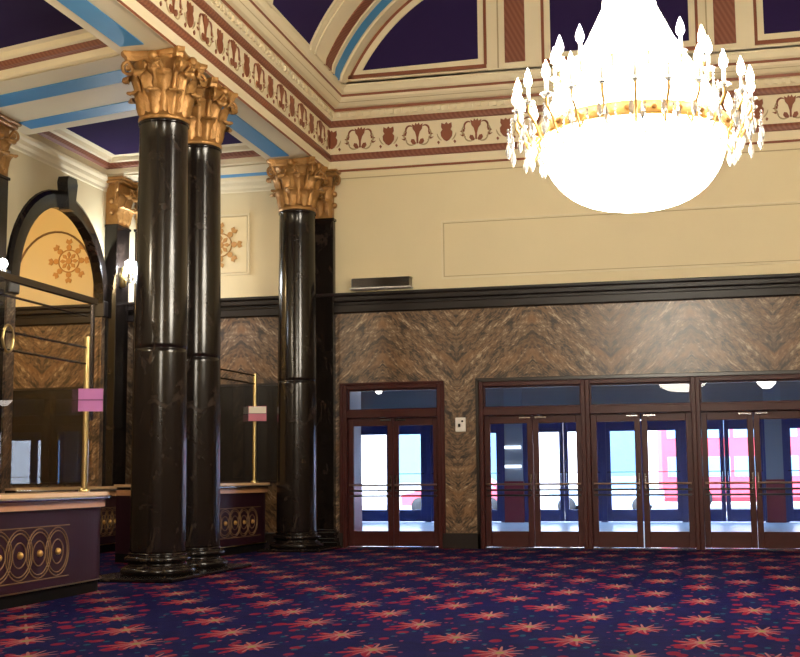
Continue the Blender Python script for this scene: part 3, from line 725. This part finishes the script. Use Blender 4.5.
# ------------------------------------------------------------------ inner doors
dn = [0]; wn = [0]; tn = [14]
def door_leaf(x0, x1, y, z0, z1, hinge, m, bars=True, pane=None, lab=None, thick=.06, st=.12, tr=.17, br=.32):
    dn[0] += 1
    t = bpy.data.objects.new('door_%d' % dn[0], None); COL.objects.link(t); t.location = ((x0+x1)/2, y, z0); t['kind'] = 'structure'
    w_ = (x1-x0)/2; h = z1-z0
    b = MB(); b.box(-w_, -w_+st, -thick/2, thick/2, 0, h, m, .008); b.box(w_-st, w_, -thick/2, thick/2, 0, h, m, .008)
    b.box(-w_+st, w_-st, -thick/2, thick/2, 0, br, m, .008); b.box(-w_+st, w_-st, -thick/2, thick/2, h-tr, h, m, .008)
    b.build('leaf_frame', t)
    b = MB(); b.box(-w_+st-.005, w_-st+.005, -.004, .004, br-.005, h-tr+.005, GLASSD); b.build('glass_pane', t)
    if bars:
        for k, (z, mm) in enumerate(((1.29, mat('worn_bronze', (128, 100, 84), .35, metal=.8)), (1.17, WOODD), (1.06, WOODD))):
            b = MB(); yy = -.09 if k == 0 else -.055
            b.tube([(-w_+.04, yy, z), (w_-.04, yy, z)], .022 if k == 0 else .02, mm, 8)
            for s in (-1, 1): b.box(s*(w_-.06)-.012, s*(w_-.06)+.012, yy, -.02, z-.012, z+.012, mm)
            b.build('push_bar', t)
        b = MB(); s = hinge; b.box(s*(w_-.05)-.02, s*(w_-.05)+.02, -.05, -.03, 1.15, 1.5, CHROME, .005); b.build('lock_plate', t)
        b = MB(); b.box(-.12, .12, -.06, -.03, h-.07, h-.03, CHROME, .005); b.location = None; q = b.build('door_closer', t); q.location.x = hinge*(w_-.16)
    else:
        b = MB(); b.tube([(hinge*(w_-.06), -.06, .95), (hinge*(w_-.06), -.06, 1.35)], .015, CHROME, 8); b.build('door_handle', t)
        b = MB(); b.tube([(-w_+.02, -.04, 1.35), (w_-.02, -.04, 1.35)], .012, STEEL, 6); b.build('push_bar', t)
    return t
YD = D+.12
TB = 2.86
for (x0, x1) in BAYX:
    tn[0] += 1
    b = MB(); fz = .09
    b.box(x0, x0+fz, D-.03, D+.22, 0, DH, WOOD, .01); b.box(x1-fz, x1, D-.03, D+.22, 0, DH, WOOD, .01)
    b.box(x0+fz, x1-fz, D-.03, D+.22, DH-.10, DH, WOOD, .01); b.box(x0+fz, x1-fz, D-.03, D+.22, TB-.10, TB+.06, WOOD, .01)
    b.box(x0+fz, x1-fz, D-.035, D+.22, 0, .03, CHROME)
    struct(b, 'trim_%d' % tn[0])
    xm = (x0+x1)/2
    gp = .012 if x0 == -2.33 else .003
    door_leaf(x0+fz+.001, xm-gp, YD, .035, TB-.102, 1, WOOD); door_leaf(xm+gp, x1-fz-.001, YD, .035, TB-.102, -1, WOOD)
    wn[0] += 1; t = bpy.data.objects.new('window_%d' % wn[0], None); COL.objects.link(t); t.location = (xm, D+.1, TB+.06); t['kind'] = 'structure'
    hw = (x1-x0)/2-fz; hh = DH-.10-TB-.06
    b = MB(); frame_y(b, -hw, hw, 0, hh, .03, .03, .06, WOOD); b.build('window_frame', t)
    b = MB(); b.box(-hw+.03, hw-.03, -.003, .003, .03, hh-.03, GLASSD); b.build('glass_pane', t)
b = MB(); b.box(-4.62, -4.55, D-.05, D+.1, 0, DH+.06, WOODD, .008); b.box(-4.62, 2.2, D-.05, D+.02, DH, DH+.08, WOODD, .008); b.box(2.11, 2.2, D-.05, D+.1, 0, DH, WOODD, .008)
b.box(-7.6, -5.3, D-.04, D+.02, DH, DH+.05, WOOD, .008); b.box(-7.6, -7.53, D-.04, D, 0, DH, WOOD, .008); b.box(-5.36, -5.29, D-.04, D, 0, DH, WOOD, .008)
struct(b, 'trim_20')

# ------------------------------------------------------------------ vestibule
YO = 35.0; ZO = .22
b = MB(); b.loft([[(-11.5, D+.35, -.001), (4.5, D+.35, -.001), (4.5, YO, ZO), (-11.5, YO, ZO)], [(-11.5, D+.35, -.2), (4.5, D+.35, -.2), (4.5, YO, -.2), (-11.5, YO, -.2)]], VFLOOR, cap=True)
struct(b, 'floor_vestibule')
b = MB(); b.box(-11.5, 4.5, D+.35, YO+.3, 4.5, 4.7, VCEIL); 
b.box(-11.3, 4.3, YO-.6, YO-.002, 3.95, 4.5, VCEIL)
struct(b, 'ceiling_vestibule')
b = MB(); b.box(-11.5, -11.3, D+.35, YO, 0, 4.5, VWALL); struct(b, 'wall_vestibule_left')
b = MB(); b.box(4.3, 4.5, D+.35, YO, 0, 4.5, VWALL); struct(b, 'wall_vestibule_right')
b = MB()      # partition close to the left doors: grey above, red below
b.box(-8.15, -7.95, D+.36, D+3.0, 1.35, 4.5, VWALL); b.box(-8.17, -7.93, D+.36, D+3.0, 0, 1.35, VRED)
struct(b, 'wall_vestibule_side')
# outer doors
b = MB(); b.box(-11.3, 4.3, YO, YO+.25, 3.1, 3.45, VBAND); b.box(-11.3, 4.3, YO, YO+.25, 3.45, 4.5, VCEIL)
PIERS = ((-5.40, -4.90), (1.62, 2.06), (-11.3, -9.85))
for x0, x1 in PIERS: b.box(x0, x1, YO-.1, YO+.25, 1.35, 4.5, VWALL); b.box(x0-.02, x1+.02, YO-.12, YO+.25, 0, 1.35, VRED)
struct(b, 'wall_street')
ends = sorted([(x0, x0+2.12) for x0 in (-9.78, -7.6, -4.83, -2.66, -.50, 2.10)]+[(a+.02, c_-.02) for a, c_ in PIERS])
b = MB()
for (p0, p1), (q0, q1) in zip(ends[:-1], ends[1:]):
    if q0-p1 > .004: b.box(p1, q0, YO+.01, YO+.16, ZO, 3.1, BLUEF)
struct(b, 'trim_40')
pairs = [-9.78, -7.6, -4.83, -2.66, -.50, 2.10]
for x0 in pairs:
    x1 = x0+2.12; tn[0] = max(tn[0]+1, 21)
    b = MB(); b.box(x0, x0+.06, YO, YO+.14, ZO, 3.1, BLUEF); b.box(x1-.06, x1, YO, YO+.14, ZO, 3.1, BLUEF); b.box(x0+.06, x1-.06, YO, YO+.14, 3.0, 3.1, BLUEF)
    struct(b, 'trim_%d' % tn[0]); xm = (x0+x1)/2
    door_leaf(x0+.061, xm-.003, YO+.07, ZO+.01, 2.98, 1, BLUEF, False, st=.12, tr=.28, br=.33); door_leaf(xm+.003, x1-.061, YO+.07, ZO+.01, 2.98, -1, BLUEF, False, st=.12, tr=.28, br=.33)
# vestibule lamps
def ceiling_lamp(x, y, label):
    t = thing('ceiling_lamp', label, 'lamp', (x, y, 4.5))
    b = MB(); b.tube([(0, 0, -.75), (0, 0, -.002)], .012, BRASS, 6); b.lathe([(.05, -.03), (.07, -.002)], (0, 0, 0), BRASS, 12); b.build('rod', t)
    b = MB(); b.lathe([(.001, -1.02), (.10, -1.0), (.2, -.9), (.25, -.78), (.24, -.76), (.16, -.80), (.001, -.84)], (0, 0, 0), E_LAMP, 20, cap=False); b.build('shade', t); return t
ceiling_lamp(1.5, 30.5, 'white bowl lamp hanging in the vestibule behind the right transom window')
ceiling_lamp(-7.55, 29.2, 'small lamp hanging in the vestibule behind the left transom window').scale = (.55, .55, 1)
# white strips on the pier: reflected daylight put in as a glow
for z, lab in ((2.25, 'upper white strip with daylight glow put in on the grey pier'), (1.72, 'lower white strip with daylight glow put in on the grey pier above the red dado')):
    b = MB(); b.box(-.24, .22, -.04, 0, 0, .08, E_STRIP, .008); q = b.build('glow_strip', label=lab+' in the vestibule', category='white strip'); q.location = (-5.15, YO-.13, z)

# ------------------------------------------------------------------ street
b = MB(); b.box(-30, 30, YO+.25, 46, -.2, .2, mat('pavement', (190, 190, 190), .8, noise=.08)); struct(b, 'ground_pavement')
b = MB(); b.box(-30, 30, 46, 62, -.25, .05, mat('asphalt', (110, 112, 118), .85, noise=.1)); struct(b, 'ground_road')
t = thing('building', 'pale stone building across the street seen through the glass doors', 'building', (-3, 62, 0))
b = MB(); b.box(-26, 26, 0, 6, 0, 16, mat('pale_stone', (226, 220, 212), .8, noise=.05)); b.build('facade', t)
for i in range(9):
    for z in (1.2, 6, 11):
        b = MB(); b.box(-1, 1, -.06, 0, 0, 2.6, mat('shop_glass', (90, 120, 150), .1)); q = b.build('window', t); q.location = (-22+i*5.2, 0, z)
RED = mat('bus_red', (204, 70, 80), .3, coat=.4); TYRE = mat('tyre', (24, 24, 26), .8); CGL = mat('vehicle_glass', (110, 140, 165), .08)
t = thing('bus', 'red double-decker bus passing in the street beyond the right doors', 'bus', (-.2, 52, .05))
b = MB(); b.box(-1.6, 8.2, 0, 2.5, .35, 4.3, RED, .18); b.build('body', t)
for z0, z1 in ((1.35, 2.15), (2.9, 3.7)):
    for i in range(7): b = MB(); b.box(-1.2+i*1.3, -.05+i*1.3, -.02, .02, z0, z1, CGL, .008); b.build('window', t)
for x in (0, 6.5): b = MB(); b.T = Matrix.Translation((x, 0, .5)) @ Matrix.Rotation(PI/2, 4, 'X'); b.lathe([(.2, -.12), (.48, -.12), (.5, -.06), (.5, .04), (.2, .04)], (0, 0, 0), TYRE, 24); b.build('wheel', t)
def car(loc, rz, label, body):
    t = thing('car', label, 'car', loc, rz)
    b = MB(); sec = [(-2.1, .35), (-2.15, .75), (-1.5, .9), (-.9, .95), (-.35, 1.38), (1.1, 1.40), (1.85, .98), (2.15, .9), (2.15, .35)]
    b.loft([[(x*.97, -.82, z) for x, z in sec], [(x, -.72, z) for x, z in sec][:0] or [(x, -.70, z) for x, z in sec], [(x, .70, z) for x, z in sec], [(x*.97, .82, z) for x, z in sec]], body, cap=True); b.build('body', t)
    b = MB(); b.poly([(-.8, -.835, .97), (-.3, -.835, 1.32), (1.05, -.835, 1.34), (1.6, -.835, .98)], (0, .02, 0), CGL); b.poly([(-.8, .815, .97), (-.3, .815, 1.32), (1.05, .815, 1.34), (1.6, .815, .98)], (0, .02, 0), CGL); b.build('side_window', t)
    for x in (-1.35, 1.35):
        for y in (-.8, .68): b = MB(); b.T = Matrix.Translation((x, y, .33)) @ Matrix.Rotation(PI/2, 4, 'X'); b.lathe([(.12, -.12), (.31, -.12), (.33, -.06), (.33, .06), (.12, .06)], (0, 0, 0), TYRE, 20); b.build('wheel', t)
    b = MB(); b.sphere((-2.08, -.55, .68), .13, WHITE, 10, 8); b.sphere((-2.08, .55, .68), .13, WHITE, 10, 8); b.build('headlamp', t)
car((-3.6, 47.5, .05), 0, 'silver car parked in the street beyond the middle doors', mat('silver_paint', (170, 185, 200), .25, metal=.4))
car((-9.2, 47.8, .05), 0, 'red car parked in the street beyond the second doors', RED)

# ------------------------------------------------------------------ chandelier
def chandelier():
    t = thing('chandelier', 'huge glowing crystal chandelier with bead bowl and candle bulbs hanging before the doors', 'chandelier', (-.69, 15.0, 5.56))
    zt = ZC-5.56
    b = MB(); b.tube([(0, 0, 3.2), (0, 0, zt-.1)], .03, BRASS, 8); b.lathe([(.05, zt-.35), (.22, zt-.2), (.26, zt-.05), (.26, zt-.002)], (0, 0, 0), GOLDL, 20); b.build('chain', t)
    b = MB(); b.lathe([(.30, 3.1), (.33, 3.16), (.30, 3.22), (.10, 3.24)], (0, 0, 0), GOLDL, 24); b.build('crown', t)
    b = MB(); b.lathe([(.28, 3.15), (.26, 2.6), (.28, 2.0), (.33, 1.6), (.52, 1.2), (.70, .9), (.90, .58), (1.03, .3), (1.08, .12)], (0, 0, 0), E_TENT, 48, cap=False); q = b.build('crystal_tent', t); q['label'] = 'flaring tent of lit crystal strands'
    b = MB(); b.lathe([(1.08, .12), (1.15, .11), (1.13, 0), (1.15, -.04), (1.08, -.05)], (0, 0, 0), GOLDL, 64, cap=False)
    for i in range(24): a = 2*PI*i/24; b.sphere((1.15*math.cos(a), 1.15*math.sin(a), .035), .035, GOLD, 6, 4)
    q = b.build('ring_band', t); q['label'] = 'gold band around the bowl'
    b = MB(); b.lathe([(1.10*math.cos(PI/2*i/14)**.72 if i < 14 else .001, -.04-.84*math.sin(PI/2*i/14)) for i in range(15)], (0, 0, 0), E_BOWL, 56, cap=False); q = b.build('crystal_bowl', t); q['label'] = 'lit bowl of crystal beads'
    def arm_set(n, R, zc, r0, z0, drops, off):
        arm = None
        b = MB(); b.tube([(r0, 0, z0), (r0+(R-r0)*.4, 0, z0-.16), (R-.08, 0, zc-.22), (R, 0, zc-.1), (R, 0, zc)], .018, GOLDL, 6)
        b.lathe([(.02, -.02), (.08, .02), (.075, .03), (.02, .02)], (R, 0, zc), CRYST, 10); b.lathe([(.022, .02), (.022, .2)], (R, 0, zc), WHITE, 8)
        arm = b.build('arm', t)
        b = MB(); b.lathe([(.001, .19), (.04, .23), (.05, .28), (.032, .35), (.001, .43)], (R, 0, zc), E_BULB, 8, cap=False); bulb = b.build('bulb', arm)
        kids = [bulb]
        for k in range(drops):
            rr = R-.04+.14*(k % 2)-.12*(k//2); yy = (-.05, .06, .1, -.1)[k % 4]; zz = zc-.06-.10*(k % 3)
            b = MB(); pf = [(.002, .06)]
            for j in range(4): pf += [(.017, .03-.045*j), (.004, .01-.045*j)]
            pf += [(.018, -.16), (.036, -.23), (.03, -.27), (.002, -.33)]
            b.lathe(pf, (rr, yy, zz), CRYST, 6, False, cap=False); kids.append(b.build('crystal_drop', arm))
        for i in range(n):
            a = 2*PI*(i+off)/n
            if i == 0: q = arm
            else:
                q = arm.copy(); COL.objects.link(q)
                for c in kids: k = c.copy(); COL.objects.link(k); k.parent = q
            q.rotation_euler = (0, 0, a)
    arm_set(24, 1.40, .26, 1.12, .0, 3, .3); arm_set(14, .92, .76, .62, .62, 2, .1)
    return t
ch = chandelier()
c2 = copy_tree(ch); c2.location = (-.69, 2.6, 5.56); c2['label'] = 'unseen second crystal chandelier added above the camera to light the hall'  # unseen copy, added for hall light and column reflections

GROUPS = dict(pilaster='black marble pilasters with gilded capitals', ticket_counter='ticket counters along the aisle', ticket_screen='glass screens on the ticket counters',
              paper_sign='paper signs on the brass posts', chandelier='crystal chandelier of the hall and its added unseen copy', wall_light='crystal wall lights on the pilasters', fill_pendant='unseen globe lamps added to light the aisle and the far room',
              ceiling_lamp='bowl lamps in the vestibule', dark_board='dark boards on the marble wall', glow_strip='strips with daylight glow put in on the vestibule pier', car='cars in the street')
for o in S.objects:
    if o.parent is None and 'label' in o.keys() and 'group' not in o.keys():
        g = GROUPS.get(o.name.split('.')[0])
        if g: o['group'] = g
